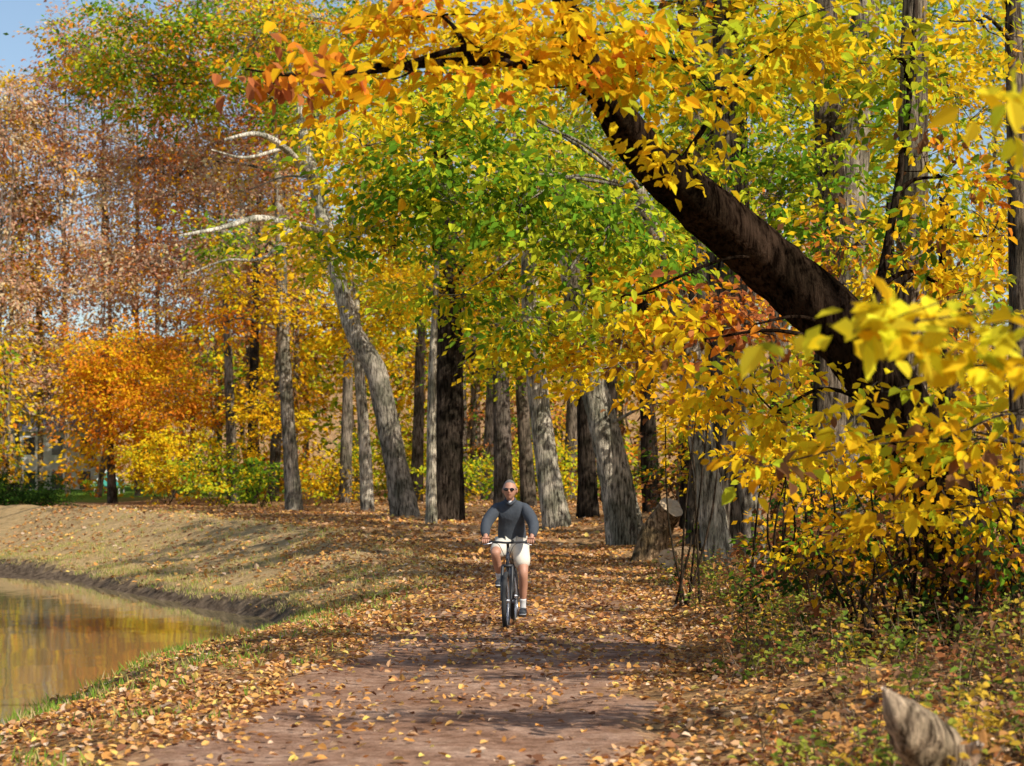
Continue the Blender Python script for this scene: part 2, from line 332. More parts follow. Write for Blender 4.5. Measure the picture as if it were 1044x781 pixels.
dens = np.exp(-((s - .5) / .42) ** 2) * .9 + .08 * (s < 4) + .2 * sst(-p, 1.6, 2.2) * (s < 2.4); dens = dens + .2 * (Y > 32) * (s < 6); dens *= np.clip(.5 + 2.2 * vn(X * 1.5, Y * 1.5, 14), 0, 1) * np.interp(Y, [10, 17, 60], [.35, .9, 1])
k = (s > .12) & (np.abs(p) > 1.5) & (R.uniform(0, 1, n) < dens); X, Y, z = X[k], Y[k], z[k]
X = np.repeat(X, 9) + R.normal(0, .06, len(X) * 9); Y = np.repeat(Y, 9) + R.normal(0, .06, len(Y) * 9); z = np.repeat(z, 9); m_ = len(X)
d = np.stack([R.normal(0, .45, m_), R.normal(0, .45, m_), np.ones(m_)], 1); nn = np.stack([R.normal(size=m_), R.normal(size=m_), np.zeros(m_)], 1)
ga = np.array([(.2, .34, .04), (.32, .42, .06), (.55, .46, .15), (.6, .45, .22)]); i1 = R.choice(4, m_, p=[.4, .3, .18, .12]); i2 = R.choice(4, m_, p=[.1, .12, .38, .4]); cg = np.where((Y > 33)[:, None], ga[i2], ga[i1])
leaves(acc, np.stack([X, Y, z - .01], 1), d, nn, R.uniform(.05, .15, m_), cg, 0, False, .1); acc.build('grass', [GRASSM])
acc = Acc(); n = 9500; Y = R.uniform(9, 34, n); X = R.uniform(1.0, 8, n); z, s, p = height(X, Y, True)
k = (p > 2.0) & (R.uniform(0, 1, n) < np.clip(.6 + 2 * vn(X * .9, Y * .9, 15), .1, 1) * sst(p, 1.9, 2.9)); X, Y, z = X[k], Y[k], z[k]; m_ = len(X)
hgt = R.uniform(.12, .55, m_) * np.interp(Y, [9, 20], [.7, 1.0]); A = np.stack([X, Y, z - .02], 1); B = A + np.stack([R.normal(0, .14, m_), R.normal(0, .14, m_), hgt], 1)
sticks(acc, A, B, .006, .002, 0, (.4, .3, .2)); per = 12; t = R.uniform(.25, 1.05, (m_, per, 1)); P = (A[:, None] + (B - A)[:, None] * t + R.normal(0, .05, (m_, per, 3))).reshape(-1, 3)
mm = len(P); d = np.concatenate([R.normal(size=(mm, 2)), R.normal(.1, .3, (mm, 1))], 1); nn = np.stack([R.normal(0, .4, mm) + .3, R.normal(0, .4, mm) - .3, np.ones(mm)], 1)
pc = np.array([(.2, .3, .04), (.4, .42, .06), (.75, .5, .06), (.6, .3, .1), (.32, .17, .09), (.5, .2, .08), (.14, .08, .04)])[np.repeat(R.choice(7, m_, p=[.2, .18, .12, .14, .16, .1, .1]), per)] * R.uniform(.7, 1.2, (mm, 1))
leaves(acc, P, d, nn, R.uniform(.035, .08, mm), pc, 1, True, .6); acc.build('undergrowth', [BARK, LEAF])

# ------------------------------------------------------------------ trees
GREY = (.42, .38, .33); LGREY = (.62, .57, .49); DARK = (.06, .048, .04); WHITE = (.85, .82, .75); MID = (.2, .165, .135)
def g(x, d, dx=0):
    X = (x - 522) * d / F + dx; return np.array([X, d, float(height(np.array([X]), np.array([float(d)]))[0]) - .15])
def G2(X, Y): return np.array([X, Y, float(height(np.array([float(X)]), np.array([float(Y)]))[0]) - .15])
def Sx(l): return [S(*a) for a in l]
far = dict(leaf=.25, cr=.9, cover=3, per=30, limb=.08)
midf = dict(leaf=.2, cr=.7, cover=3, per=32, limb=.065)
nearf = dict(leaf=.12, cr=.4, cover=3.0, per=28, fancy=True, limb=.03)
tree('maple_tree', [g(300, 82), S(297, 480, 82), S(292, 400, 82), S(288, 320, 82), S(285, 220, 82), S(278, 100, 82)], [.40, .31, .27, .24, .2, .1],
     [(250, 60, 80, 100, 60, 4, 'olive'), (165, 85, 82, 95, 60, 4, 'olive'), (330, 60, 82, 80, 60, 4, 'yelgreen'), (180, 180, 84, 100, 50, 3, 'pink', dict(cover=3, leaf=.2)), (265, 290, 80, 70, 40, 3, 'golden', dict(cover=2)), (100, 60, 84, 60, 50, 3, 'olive', dict(cover=3)), (240, 245, 80, 60, 35, 2, 'green', dict(cover=2)), (200, 20, 80, 110, 40, 3, 'olive'), (225, 330, 82, 50, 34, 2, 'vorange', dict(cover=2)), (150, 270, 84, 80, 50, 3, 'pink', dict(cover=2.6, leaf=.2))], GREY, **far)
tree('sycamore_tree', [g(414, 70), S(405, 480, 70), S(393, 420, 70), S(382, 375, 70), S(362, 340, 70), S(348, 295, 70), S(330, 225, 70), S(312, 150, 70), S(296, 60, 70)], [.55, .42, .4, .37, .33, .28, .24, .2, .1],
     [(330, 110, 71, 80, 70, 4, 'yelgreen'), (400, 170, 68, 70, 60, 4, 'yellow', dict(cover=2.4)), (250, 195, 74, 70, 60, 3, 'pink', dict(cover=1.2)), (300, 30, 70, 80, 50, 4, 'mixed'), (335, 265, 71, 50, 30, 2, 'yelgreen', dict(cover=2)), (410, 280, 70, 50, 40, 2.5, 'golden', dict(cover=2))],
     [(.38, .34, .29), (.42, .38, .33), (.5, .46, .4), (.75, .72, .66), WHITE, WHITE],
     limbs=[(Sx([(334, 235, 70), (298, 228, 69), (262, 222, 68), (225, 232, 67), (182, 240, 66)]), [.15, .13, .11, .08, .04], WHITE), (Sx([(318, 180, 70), (290, 150, 68), (262, 136, 67), (228, 142, 66)]), [.14, .12, .09, .04], WHITE),
            (Sx([(300, 228, 69), (270, 262, 67), (230, 265, 66), (190, 280, 66)]), [.07, .05, .04, .02], WHITE), (Sx([(290, 150, 68), (250, 160, 67), (215, 152, 66)]), [.07, .05, .02], WHITE)], **midf)
tree('maple_tree', [g(375, 80), S(372, 450, 80), S(366, 370, 80), S(362, 280, 80)], [.3, .24, .2, .1], [(350, 330, 82, 60, 50, 3, 'golden'), (400, 300, 82, 60, 50, 3, 'yelgreen')], LGREY, **far)
tree('oak_tree', [g(455, 64), S(456, 480, 64), S(457, 380, 64), S(455, 290, 64), S(452, 180, 64), S(445, 60, 64)], [.6, .48, .44, .4, .32, .15],
     [(440, 120, 62, 90, 80, 4, 'yelgreen'), (500, 60, 62, 100, 70, 4, 'yellow'), (400, 250, 66, 45, 40, 2, 'golden', dict(cover=2)), (510, 280, 62, 75, 45, 3, 'mixed'), (450, 250, 60, 60, 35, 2, 'green', dict(cover=2)), (540, 370, 66, 60, 35, 2, 'yelgreen', dict(cover=2))], DARK, **midf)
tree('young_birch_tree', [g(440, 60), S(440, 480, 60), S(441, 380, 60), S(446, 260, 60)], [.19, .15, .13, .06], [(430, 290, 60, 40, 35, 1.5, 'yellow', dict(cover=1.5))], (.66, .6, .5), **midf)
tree('maple_tree', [g(514, 72), S(513, 480, 72), S(511, 400, 72), S(508, 300, 72), S(505, 150, 72)], [.42, .34, .3, .27, .12], [(520, 180, 72, 100, 90, 4, 'mixed'), (560, 330, 72, 70, 45, 3, 'golden', dict(cover=2)), (480, 380, 74, 50, 30, 2, 'yelgreen', dict(cover=1.6))], (.2, .17, .15), **midf)
tree('beech_tree', [g(568, 56), S(558, 480, 56), S(548, 400, 56), S(540, 300, 56), S(535, 150, 56)], [.42, .32, .29, .25, .1], [(560, 230, 55, 90, 70, 3, 'yelgreen'), (600, 330, 54, 70, 40, 2.5, 'mixed', dict(cover=2)), (620, 80, 56, 110, 80, 4, 'yelgreen'), (510, 350, 54, 50, 28, 1.5, 'yellow', dict(cover=2))], LGREY, **midf)
tree('oak_tree', [g(600, 60), S(599, 480, 60), S(597, 400, 60), S(600, 250, 60)], [.36, .28, .25, .12], [(640, 250, 62, 90, 90, 3, 'mixed')], DARK, **midf)
tree('ash_tree', [g(640, 47), S(630, 500, 47), S(617, 440, 47), S(602, 380, 47), S(585, 300, 46), S(570, 190, 45)], [.50, .39, .35, .31, .25, .15],
     [(560, 160, 44, 110, 70, 3, 'yelgreen'), (660, 340, 44, 80, 45, 2.5, 'golden'), (540, 330, 45, 70, 35, 2, 'yelgreen', dict(cover=1.8)), (680, 200, 47, 100, 90, 3, 'green'), (710, 410, 44, 50, 35, 1.5, 'golden', dict(cover=1.8)), (600, 345, 43, 60, 30, 1.5, 'yellow', dict(cover=2))], LGREY, leaf=.18, cr=.6, cover=2.5, per=30, limb=.05)
tree('maple_tree', [g(738, 33), S(728, 540, 33), S(718, 470, 33), S(708, 400, 33), S(690, 300, 32), S(650, 190, 31)], [.31, .24, .22, .2, .17, .1],
     [(440, 190, 28, 120, 52, 1.6, 'green'), (530, 210, 28, 110, 55, 1.6, 'green'), (370, 235, 29, 80, 50, 1.6, 'yelgreen', dict(cover=2)), (620, 230, 28, 110, 70, 2, 'green'), (560, 330, 29, 90, 40, 1.4, 'yelgreen', dict(cover=2)), (370, 150, 29, 70, 45, 1.4, 'yellow', dict(cover=2)), (630, 370, 29, 90, 34, 1.4, 'golden', dict(cover=2)), (470, 300, 29, 70, 30, 1.2, 'yelgreen', dict(cover=1.6)), (690, 300, 29, 60, 50, 1.4, 'vorange', dict(cover=1.6)), (480, 120, 28, 120, 40, 1.5, 'yelgreen')], LGREY, leaf=.145, cr=.5, cover=2.6, per=28, fancy=True, limb=.035)
tree('maple_tree', [g(775, 31), S(768, 540, 31), S(762, 480, 31), S(756, 400, 31), S(770, 250, 31)], [.22, .17, .15, .12, .07], [(800, 200, 31, 100, 80, 1.8, 'green'), (840, 60, 31, 110, 80, 2, 'yelgreen'), (760, 330, 30, 70, 50, 1.4, 'rust', dict(cover=1.8))], GREY, leaf=.15, cr=.5, cover=2.6, per=26, fancy=True, limb=.03)
tree('oak_tree', [g(925, 30), S(928, 400, 30), S(930, 250, 30), S(932, 60, 30), S(934, -100, 30)], [.3, .25, .23, .2, .12], [(960, 80, 31.5, 110, 90, 1.2, 'yellow'), (1010, 240, 28, 90, 80, 2, 'golden'), (870, 250, 27, 80, 60, 1.5, 'mixed')], (.3, .25, .2), leaf=.15, cr=.5, cover=2.2, per=26, limb=.04)
tree('oak_tree', [g(862, 37), S(864, 400, 37), S(866, 200, 37), S(880, 40, 37), S(890, -120, 37)], [.4, .33, .31, .28, .2], [(860, 130, 39, 120, 90, 2, 'green'), (760, 100, 36, 100, 80, 2, 'yelgreen'), (900, 330, 36, 90, 60, 2, 'mixed')], (.34, .3, .25), leaf=.17, cr=.5, cover=2.4, per=26, limb=.05)
tree('oak_tree', [g(1043, 22), S(1040, 300, 22), S(1036, 100, 22), S(1030, -60, 22)], [.16, .12, .11, .08], [(1000, 20, 21, 80, 60, 1.2, 'yellow', dict(cover=2))], MID, leaf=.13, cr=.4, cover=2, per=26, limb=.03)
# tall straight trees on the sunny side; they throw the shadow stripes over path and bank
for (X, Y, h, r0, cl_, pal, ch) in [(3.7, 34.6, 14, .24, 0, 'mixed', 10.0), (4.1, 37.2, 16, .28, 1, 'mixed', 11.0), (4.0, 39.6, 14, .24, 0, 'green', 9.5), (4.4, 42.5, 16, .3, 1, 'mixed', 10.5), (4.2, 45, 14, .24, 0, 'mixed', 9.5), (4.6, 51, 14, .28, 1, 'golden', 9.5), (5.2, 33.2, 15, .26, 0, 'mixed', 12), (4.9, 47.5, 15, .26, 1, 'green', 12)]:
    b0 = G2(X, Y); P = [b0, b0 + [.1, 0, h * .3], b0 + [.0, .1, h * .65], b0 + [-.3, 0, h]]; k_s = F / Y
    x_ = 522 + X * k_s; tree('tulip_tree', P, [r0 * 1.3, r0, r0 * .8, .08], [(x_ - 10, 500 - (ch - EYE) * k_s, Y, 1.5 * k_s, .45 * k_s, .5, pal, dict(cover=4)), (x_ + R.uniform(-20, 20), 500 - (h - 2.0) * k_s, Y, .9 * k_s, .7 * k_s, .8, pal, dict(cover=1.5))], [MID, DARK][cl_], leaf=.19, cr=.45, per=28, limb=.05)
acc = Acc(); b0 = G2(8.6, 12.0); tube(acc, [b0, b0 + [0, 0, 3], b0 + [-.3, .2, 6.5], b0 + [-.4, .4, 9]], [.3, .24, .17, .07], 12, 0, MID)  # off-frame tree, added to drop shade bands across the near path
for c_, r_, cv in [((6.4, 13.6, 6.2), (1.9, .8, .4), 6.5), ((4.9, 12.9, 6.2), (1.6, .6, .35), 6), ((6.2, 11.6, 6.1), (1.8, .28, .2), 5), ((4.7, 8.9, 5.6), (1.5, .22, .18), 5), ((7.0, 8.2, 6.0), (1.2, .5, .3), 2.0)]:
    blob(acc, c_, r_, 'golden', leaf=.14, cover=cv, cr=.3, per=26, src=b0 + [0, 0, 4.2], limb=.05)
acc.build('offframe_shade_tree', [BARK, LEAF])
# big leaning tree with long overhanging limb
LT = [g(1000, 18)] + Sx([(972, 540, 18), (930, 440, 18), (868, 345, 18), (795, 276, 18), (722, 214, 17.6), (662, 160, 17), (622, 105, 16.5), (590, 40, 16), (560, -40, 15.5)])
tree('leaning_cherry_tree', LT, [.40, .32, .31, .30, .27, .24, .19, .15, .11, .06],
     [(690, 60, 15, 100, 55, .9, 'yellow'), (600, 40, 14.5, 90, 45, .8, 'orange_yellow'), (500, 50, 14.2, 80, 38, .7, 'orange_yellow'), (420, 72, 14, 75, 28, .6, 'orange_yellow', dict(cover=2.6)), (335, 82, 13.8, 62, 24, .5, 'vorange', dict(cover=2.6)), (280, 78, 13.7, 40, 18, .4, 'orange', dict(cover=2)), (450, 15, 14.5, 130, 30, .7, 'orange_yellow'), (590, 85, 14.6, 90, 26, .5, 'yellow', dict(cover=2)),
      (800, 40, 17, 110, 60, 1.0, 'yellow', dict(cover=1.8)), (680, 165, 15.8, 50, 26, .4, 'yellow', dict(cover=1.0)), (720, 345, 17, 75, 40, .8, 'golden', dict(cover=1.6)), (790, 420, 17, 100, 50, .9, 'golden', dict(cover=2)), (650, 300, 17, 60, 40, .6, 'yellow', dict(cover=1.3)), (960, 180, 18.5, 90, 80, .8, 'mixed', dict(cover=1.4)), (960, 290, 19, 90, 50, .8, 'mixed', dict(cover=1.6)), (770, 330, 17.4, 60, 30, .4, 'rust', dict(cover=1.2)), (910, 60, 18, 90, 60, 1, 'yelgreen', dict(cover=1.2))],
     (.05, .033, .024), limbs=[(Sx([(622, 105, 16.5), (560, 70, 15), (470, 62, 14.3), (380, 72, 14), (300, 76, 13.8), (250, 70, 13.7)]), [.07, .045, .03, .02, .014, .006], (.05, .035, .025)),
                               (Sx([(880, 360, 18), (905, 250, 18.3), (925, 120, 18.5), (935, -20, 18.6)]), [.05, .04, .03, .02], (.06, .045, .035))], k=18, **nearf)
# near saplings on the right
tree('beech_sapling', [np.array([2.75, 7.0, .1]), np.array([2.7, 7.05, 1.2]), np.array([2.6, 7.1, 2.3]), np.array([2.45, 7.0, 3.4])], [.04, .033, .025, .012],
     [(985, 335, 7.0, 85, 34, .25, 'lemon', dict(cover=3.8)), (905, 325, 7.0, 60, 24, .2, 'lemon', dict(cover=3.6)), (862, 338, 7.0, 44, 22, .12, 'lemon', dict(cover=3.6)), (1000, 95, 6.8, 64, 36, .2, 'lemon', dict(cover=2.2)), (1040, 350, 7, 60, 40, .3, 'lemon')],
     MID, leaf=.115, cr=.17, cover=2, per=9, fancy=True, limb=.008, flat=.25)
tree('beech_sapling', [np.array([3.9, 12.5, .3]), np.array([3.8, 12.4, 1.2]), np.array([3.6, 12.3, 2.2]), np.array([3.3, 12.0, 3.0])], [.06, .05, .035, .015],
     [(960, 450, 12, 90, 26, .5, 'golden'), (860, 455, 12, 80, 22, .5, 'yellow'), (780, 475, 12, 45, 14, .3, 'golden'), (1020, 420, 12.3, 60, 30, .5, 'yellow'), (900, 400, 12.5, 60, 20, .4, 'yellow', dict(cover=1.4)), (960, 520, 12.6, 80, 26, .5, 'golden', dict(cover=1.0))],
     MID, leaf=.12, cr=.28, cover=2.2, per=14, fancy=True, limb=.014, flat=.25)
# shrubs
def shrub(name, blobs, stemcol=(.10, .075, .055), **kw):
    acc = Acc()
    for b_ in blobs:
        x, y, d, rx, ry, rd, pal = b_[:7]; o = dict(kw); o.update(b_[7] if len(b_) > 7 else {}); c = S(x, y, d); G = g(x, d)
        for i in range(6):
            e = c + R.normal(0, .4, 3) * np.array([rx * d / F, rd, ry * d / F * .6]); tube(acc, [G + R.normal(0, .18, 3) * [1, 1, 0], (G + e) / 2 + R.normal(0, .12, 3), e], [.02, .014, .006], 5, 0, stemcol, .04, 7)
        blob(acc, c, (rx * d / F, rd, ry * d / F), pal, bark=stemcol, **o)
    return acc.build(name, [BARK, LEAF])
shrub('spicebush_shrub', [(790, 470, 24, 55, 42, 1.0, 'golden'), (840, 490, 22, 70, 50, 1.0, 'golden'), (910, 500, 17, 80, 50, .8, 'golden', dict(cover=1.5)), (1000, 500, 16.5, 80, 60, .8, 'golden', dict(cover=1.4)), (705, 410, 27, 55, 36, 1.2, 'golden', dict(cover=1.8)), (940, 450, 17, 60, 50, .6, 'mixed', dict(cover=2))], leaf=.11, cr=.35, cover=2.0, per=24, fancy=True, limb=.016)
shrub('spicebush_shrub', [(860, 590, 18, 60, 45, .8, 'shaded_brush', dict(cover=2)), (960, 590, 17, 80, 50, .8, 'shaded_brush', dict(cover=2.4)), (790, 600, 22, 45, 40, .8, 'shaded_brush', dict(cover=1.6)), (1030, 580, 16, 50, 50, .6, 'shaded_brush', dict(cover=2)), (830, 560, 20, 55, 45, .6, 'mixed', dict(cover=1.2)), (900, 560, 16.5, 90, 50, .5, 'golden', dict(cover=.5))], leaf=.08, cr=.25, cover=1.4, per=20, fancy=True, limb=.015)
shrub('bramble_thicket', [(810, 545, 27, 55, 55, 1.0, 'shaded_brush'), (850, 545, 25, 80, 70, 1.2, 'shaded_brush'), (930, 540, 23, 90, 80, 1.2, 'shaded_brush'), (1020, 530, 22, 90, 90, 1.2, 'shaded_brush'), (700, 600, 33, 30, 14, .6, 'shaded_brush', dict(cover=1.2))], leaf=.12, cr=.4, cover=3, per=26, limb=.03)  # dark leaf colours stand in for shade inside the thicket
shrub('witch_hazel_shrub', [(700, 480, 52, 60, 50, 2, 'shaded_brush'), (760, 440, 45, 90, 80, 2, 'mixed'), (860, 450, 42, 100, 90, 2, 'mixed'), (980, 450, 40, 100, 100, 2, 'golden'), (760, 530, 44, 60, 40, 1.5, 'shaded_brush')], leaf=.17, cr=.5, cover=2.2, per=26, limb=.04)
shrub('witch_hazel_shrub', [(540, 485, 82, 60, 30, 2, 'yelgreen'), (600, 475, 80, 60, 36, 2, 'mixed'), (470, 485, 84, 50, 30, 2, 'yelgreen'), (340, 485, 92, 50, 32, 2, 'golden'), (400, 465, 94, 60, 44, 2, 'yelgreen'), (520, 440, 90, 70, 40, 3, 'shaded_brush')], leaf=.2, cr=.6, cover=2.6, per=28, limb=.05)
shrub('sassafras_shrub', [(170, 470, 100, 55, 48, 2, 'yellow'), (220, 480, 97, 45, 38, 2, 'yelgreen'), (265, 490, 92, 34, 30, 1.5, 'green'), (190, 415, 102, 60, 55, 2, 'vorange'), (92, 497, 128, 12, 10, 1.5, 'green'), (270, 420, 96, 40, 45, 2, 'golden')], leaf=.22, cr=.6, cover=2.8, per=28, limb=.06)
shrub('evergreen_hedge', [(10, 505, 92, 40, 28, 3, 'dark'), (48, 508, 94, 30, 24, 3, 'dark'), (-40, 500, 92, 50, 34, 3, 'dark')], leaf=.16, cr=.5, cover=5, per=30, limb=.06)
tree('orange_maple_tree', [g(115, 108), S(113, 470, 108), S(110, 400, 108), S(108, 340, 108)], [.3, .22, .16, .08], [(110, 400, 106, 50, 65, 3.5, 'vorange', dict(cover=4)), (82, 370, 107, 34, 40, 2.5, 'vorange'), (150, 360, 107, 44, 44, 3, 'vorange'), (140, 440, 105, 45, 45, 3, 'vorange')], MID, **far)
for (x_, d_, lean) in [(238, 101, -3), (256, 99, 2), (278, 102, 4), (262, 108, -4), (470, 90, 0), (497, 88, 3), (352, 92, 2), (425, 92, 2), (540, 76, -6), (580, 84, 3), (620, 76, 2), (665, 62, -4), (700, 58, 2), (800, 46, -3), (830, 52, 4), (750, 64, 0), (900, 50, 2), (970, 44, -2), (485, 100, 0)]:
    tree('oak_tree', [g(x_, d_), S(x_ + lean, 430, d_), S(x_ + lean * 2, 340, d_), S(x_ + lean * 4, 200, d_)], [.32, .25, .21, .1], [(x_ + lean * 3 + R.uniform(-20, 20), R.uniform(200, 300), d_ + 3, 60, 60, 3, ['mixed', 'mixed', 'yelgreen', 'pink'][int(R.integers(4)) if x_ > 290 else 3], dict(cover=2))], [DARK, MID, (.3, .26, .22)][int(R.integers(3))], **far)
# distant masses
acc = Acc(); far2 = dict(leaf=.40, cr=1.5, cover=2.6, per=30, limb=.10, bark=(.4, .33, .28))
def dist_tree(x, d, ytop, ybot, w, pal, cover=2.6, nb_=3, **kw):
    G = g(x, d); top = S(x + R.uniform(-10, 10), ytop + 30, d); tube(acc, [G, (G + top) / 2 + R.normal(0, .5, 3), top], [.2, .14, .04], 7, 0, (.36, .3, .26), .05, 8)
    o = dict(far2); o['cover'] = cover; o.update(kw)
    for i in range(nb_):
        yy = ybot + (ytop - ybot) * (i + .5) / nb_; blob(acc, S(x + R.uniform(-.3, .3) * w, yy, d + R.uniform(-2, 2)), (w * R.uniform(.7, 1.1) * d / F, 4, (ybot - ytop) / nb_ / 2 * 1.3 * d / F), pal, src=(G + top) / 2, **o)
for x_ in range(300, 1180, 58):
    dist_tree(x_ + R.uniform(-15, 15), R.uniform(112, 135), R.uniform(-60, 0), 420, 55, ['golden', 'mixed', 'yelgreen', 'green', 'mixed'][int(R.integers(5))])
    dist_tree(x_ + R.uniform(-15, 15), R.uniform(98, 112), 240, 505, 50, ['golden', 'mixed', 'yelgreen'][int(R.integers(3))], 2.4)
for x_ in range(-160, 330, 30):
    dist_tree(x_ + R.uniform(-12, 12), R.uniform(118, 152), R.uniform(60, 95) if x_ < 60 else R.uniform(-30, 30), 420, 40, ['pink', 'pink', 'pink', 'golden', 'rust'][int(R.integers(5))], 3.0, 4, leaf=.30, cr=1.2)
for x_ in (-110, -80, -50, -15, 6, 100, 140, 175, 215, 260, 300): dist_tree(x_, R.uniform(114, 122), 340, 495, 24, ['golden', 'mixed', 'vorange', 'yellow'][int(R.integers(4))], 2.6)
acc.build('distant_trees', [BARK, LEAF])

# ------------------------------------------------------------------ helpers for hard objects
def empty(name, loc=(0, 0, 0), rot=0):
    e = bpy.data.objects.new(name, None); scene.collection.objects.link(e); e.location = loc; e.rotation_euler = (0, 0, rot); e.empty_display_size = .2; return e
def meshobj(name, bm, mats, parent=None, smooth=True):
    me = bpy.data.meshes.new(name); bm.to_mesh(me); bm.free()
    for m_ in (mats if isinstance(mats, list) else [mats]): me.materials.append(m_)
    if smooth:
        for p_ in me.polygons: p_.use_smooth = True
    ob = bpy.data.objects.new(name, me); scene.collection.objects.link(ob); ob.parent = parent; return ob
def rod(name, P, r, mat, parent, k=10, n=None, rads=None):
    P = np.array(P, float); bm = bmesh.new(); n = n or (2 if len(P) == 2 else len(P) * 5); Q = catmull(P, n); rr = np.interp(np.linspace(0, 1, n), np.linspace(0, 1, len(rads)), rads) if rads else np.full(n, r)
    T = nrm(np.gradient(Q, axis=0)); mt = np.abs(T.mean(0)); ref = np.zeros(3); ref[np.argmin(mt)] = 1; a = nrm(np.cross(T, ref)); b_ = np.cross(T, a); rings = []
    for i in range(n):
        rings.append([bm.verts.new(Q[i] + rr[i] * (math.cos(t) * a[i] + math.sin(t) * b_[i])) for t in np.linspace(0, 2 * math.pi, k, endpoint=False)])
    for i in range(n - 1):
        for j in range(k): bm.faces.new((rings[i][j], rings[i][(j + 1) % k], rings[i + 1][(j + 1) % k], rings[i + 1][j]))
    bm.faces.new(rings[0][::-1]); bm.faces.new(rings[-1]); return meshobj(name, bm, mat, parent)
def torus(name, c, Rr, r, mat, parent, nu=48, nv=10, sx=1.0):
    bm = bmesh.new(); g_ = []
    for i in range(nu):
        a = i / nu * 2 * math.pi; g_.append([bm.verts.new((c[0] + r * sx * math.sin(b_), c[1] + (Rr + r * math.cos(b_)) * math.cos(a), c[2] + (Rr + r * math.cos(b_)) * math.sin(a))) for b_ in np.linspace(0, 2 * math.pi, nv, endpoint=False)])
    for i in range(nu):
        for j in range(nv): bm.faces.new((g_[i][j], g_[(i + 1) % nu][j], g_[(i + 1) % nu][(j + 1) % nv], g_[i][(j + 1) % nv]))
    bmesh.ops.recalc_face_normals(bm, faces=bm.faces); return meshobj(name, bm, mat, parent)
def ell(name, c, r, mat, parent, sub=3):
    bm = bmesh.new(); bmesh.ops.create_icosphere(bm, subdivisions=sub, radius=1)
    for v in bm.verts: v.co = Vector((c[0] + v.co.x * r[0], c[1] + v.co.y * r[1], c[2] + v.co.z * r[2]))
    return meshobj(name, bm, mat, parent)
def box(name, c, s, mat, parent, bev=.0):
    bm = bmesh.new(); bmesh.ops.create_cube(bm, size=1)
    for v in bm.verts: v.co = Vector((c[0] + v.co.x * s[0], c[1] + v.co.y * s[1], c[2] + v.co.z * s[2]))
    if bev: bmesh.ops.bevel(bm, geom=list(bm.edges), offset=bev, segments=2, affect='EDGES')
    return meshobj(name, bm, mat, parent, False)
def skin(name, V, E, rad, root, mat, parent, sub=2):
    me = bpy.data.meshes.new(name); me.from_pydata(V, E, []); me.materials.append(mat); ob = bpy.data.objects.new(name, me); scene.collection.objects.link(ob); ob.parent = parent
    md = ob.modifiers.new('Skin', 'SKIN'); md.use_smooth_shade = True; md.branch_smoothing = .6
    for i, r in enumerate(rad):
        r = r if isinstance(r, tuple) else (r, r); me.skin_vertices[0].data[i].radius = r; me.skin_vertices[0].data[i].use_root = (i == root)
    s_ = ob.modifiers.new('Sub', 'SUBSURF'); s_.levels = sub; s_.render_levels = sub; return ob

# ------------------------------------------------------------------ bicycle
BX, BY, YAW = -.02, 23.35, math.radians(-5)
bz = .0
RUB = simple('tyre_rubber', (.03, .03, .03), .8); ALU = simple('brushed_metal', (.5, .5, .52), .35, .9, .1); FRM = simple('frame_paint', (.05, .055, .07), .3, .2); BLK = simple('black_plastic', (.025, .025, .027), .5)
bike = empty('bicycle', (BX, BY, bz), YAW)
for nm, yy in (('front', -.53), ('rear', .53)):
    torus(nm + '_tyre', (0, yy, .34), .312, .027, RUB, bike); torus(nm + '_rim', (0, yy, .34), .283, .011, ALU, bike); rod(nm + '_hub', [(-.045, yy, .34), (.045, yy, .34)], .022, ALU, bike)
    a_ = Acc(); A = []; B = []
    for i in range(28):
        t = i / 28 * 2 * math.pi; A.append((.03 * (1 if i % 2 else -1), yy + .02 * math.cos(t + .6), .34 + .02 * math.sin(t + .6))); B.append((0, yy + .28 * math.cos(t), .34 + .28 * math.sin(t)))
    sticks(a_, np.array(A), np.array(B), .0013, .0013, 0, (1, 1, 1)); a_.build(nm + '_spokes', [ALU], bike)
ht, hb, bb, st = (0, -.325, .885), (0, -.37, .745), (0, .08, .30), (0, .235, .79)
for nm, a, b_, r in [('head_tube', ht, hb, .02), ('top_tube', (0, -.33, .86), (0, .22, .74), .018), ('down_tube', (0, -.365, .77), bb, .022), ('seat_tube', bb, st, .018), ('seat_post', st, (0, .265, .905), .014), ('bottom_bracket', (-.04, .08, .30), (.04, .08, .30), .024)]: rod(nm, [a, b_], r, FRM if 'post' not in nm else ALU, bike)
for sg in (-1, 1):
    s_ = 'l' if sg > 0 else 'r'
    rod('fork_' + s_, [(sg * .055, -.375, .74), (sg * .058, -.45, .55), (sg * .055, -.53, .34)], .016, BLK, bike, rads=[.018, .02, .012]); rod('chain_stay_' + s_, [(sg * .03, .08, .30), (sg * .06, .53, .34)], .009, FRM, bike)
    rod('seat_stay_' + s_, [(sg * .02, .22, .75), (sg * .06, .53, .34)], .008, FRM, bike)
    rod('grip_' + s_, [(sg * .20, -.30, 1.012), (sg * .31, -.275, 1.005)], .016, BLK, bike); rod('brake_lever_' + s_, [(sg * .18, -.325, 1.0), (sg * .24, -.36, .985), (sg * .28, -.35, .975)], .006, ALU, bike)
    rod('crank_' + s_, [(sg * .065, .08, .30), (sg * .085, .08 , .30 + (-sg) * .17)], .012, ALU, bike); box('pedal_' + s_, (sg * .135, .08, .30 - sg * .17), (.09, .075, .022), BLK, bike, .004)
rod('fork_crown', [(-.06, -.375, .735), (.06, -.375, .735)], .02, BLK, bike); rod('stem', [ht, (0, -.31, .96), (0, -.345, 1.0)], .017, BLK, bike)
rod('handlebar', [(-.31, -.275, 1.005), (-.16, -.32, 1.01), (0, -.345, 1.0), (.16, -.32, 1.01), (.31, -.275, 1.005)], .013, BLK, bike)
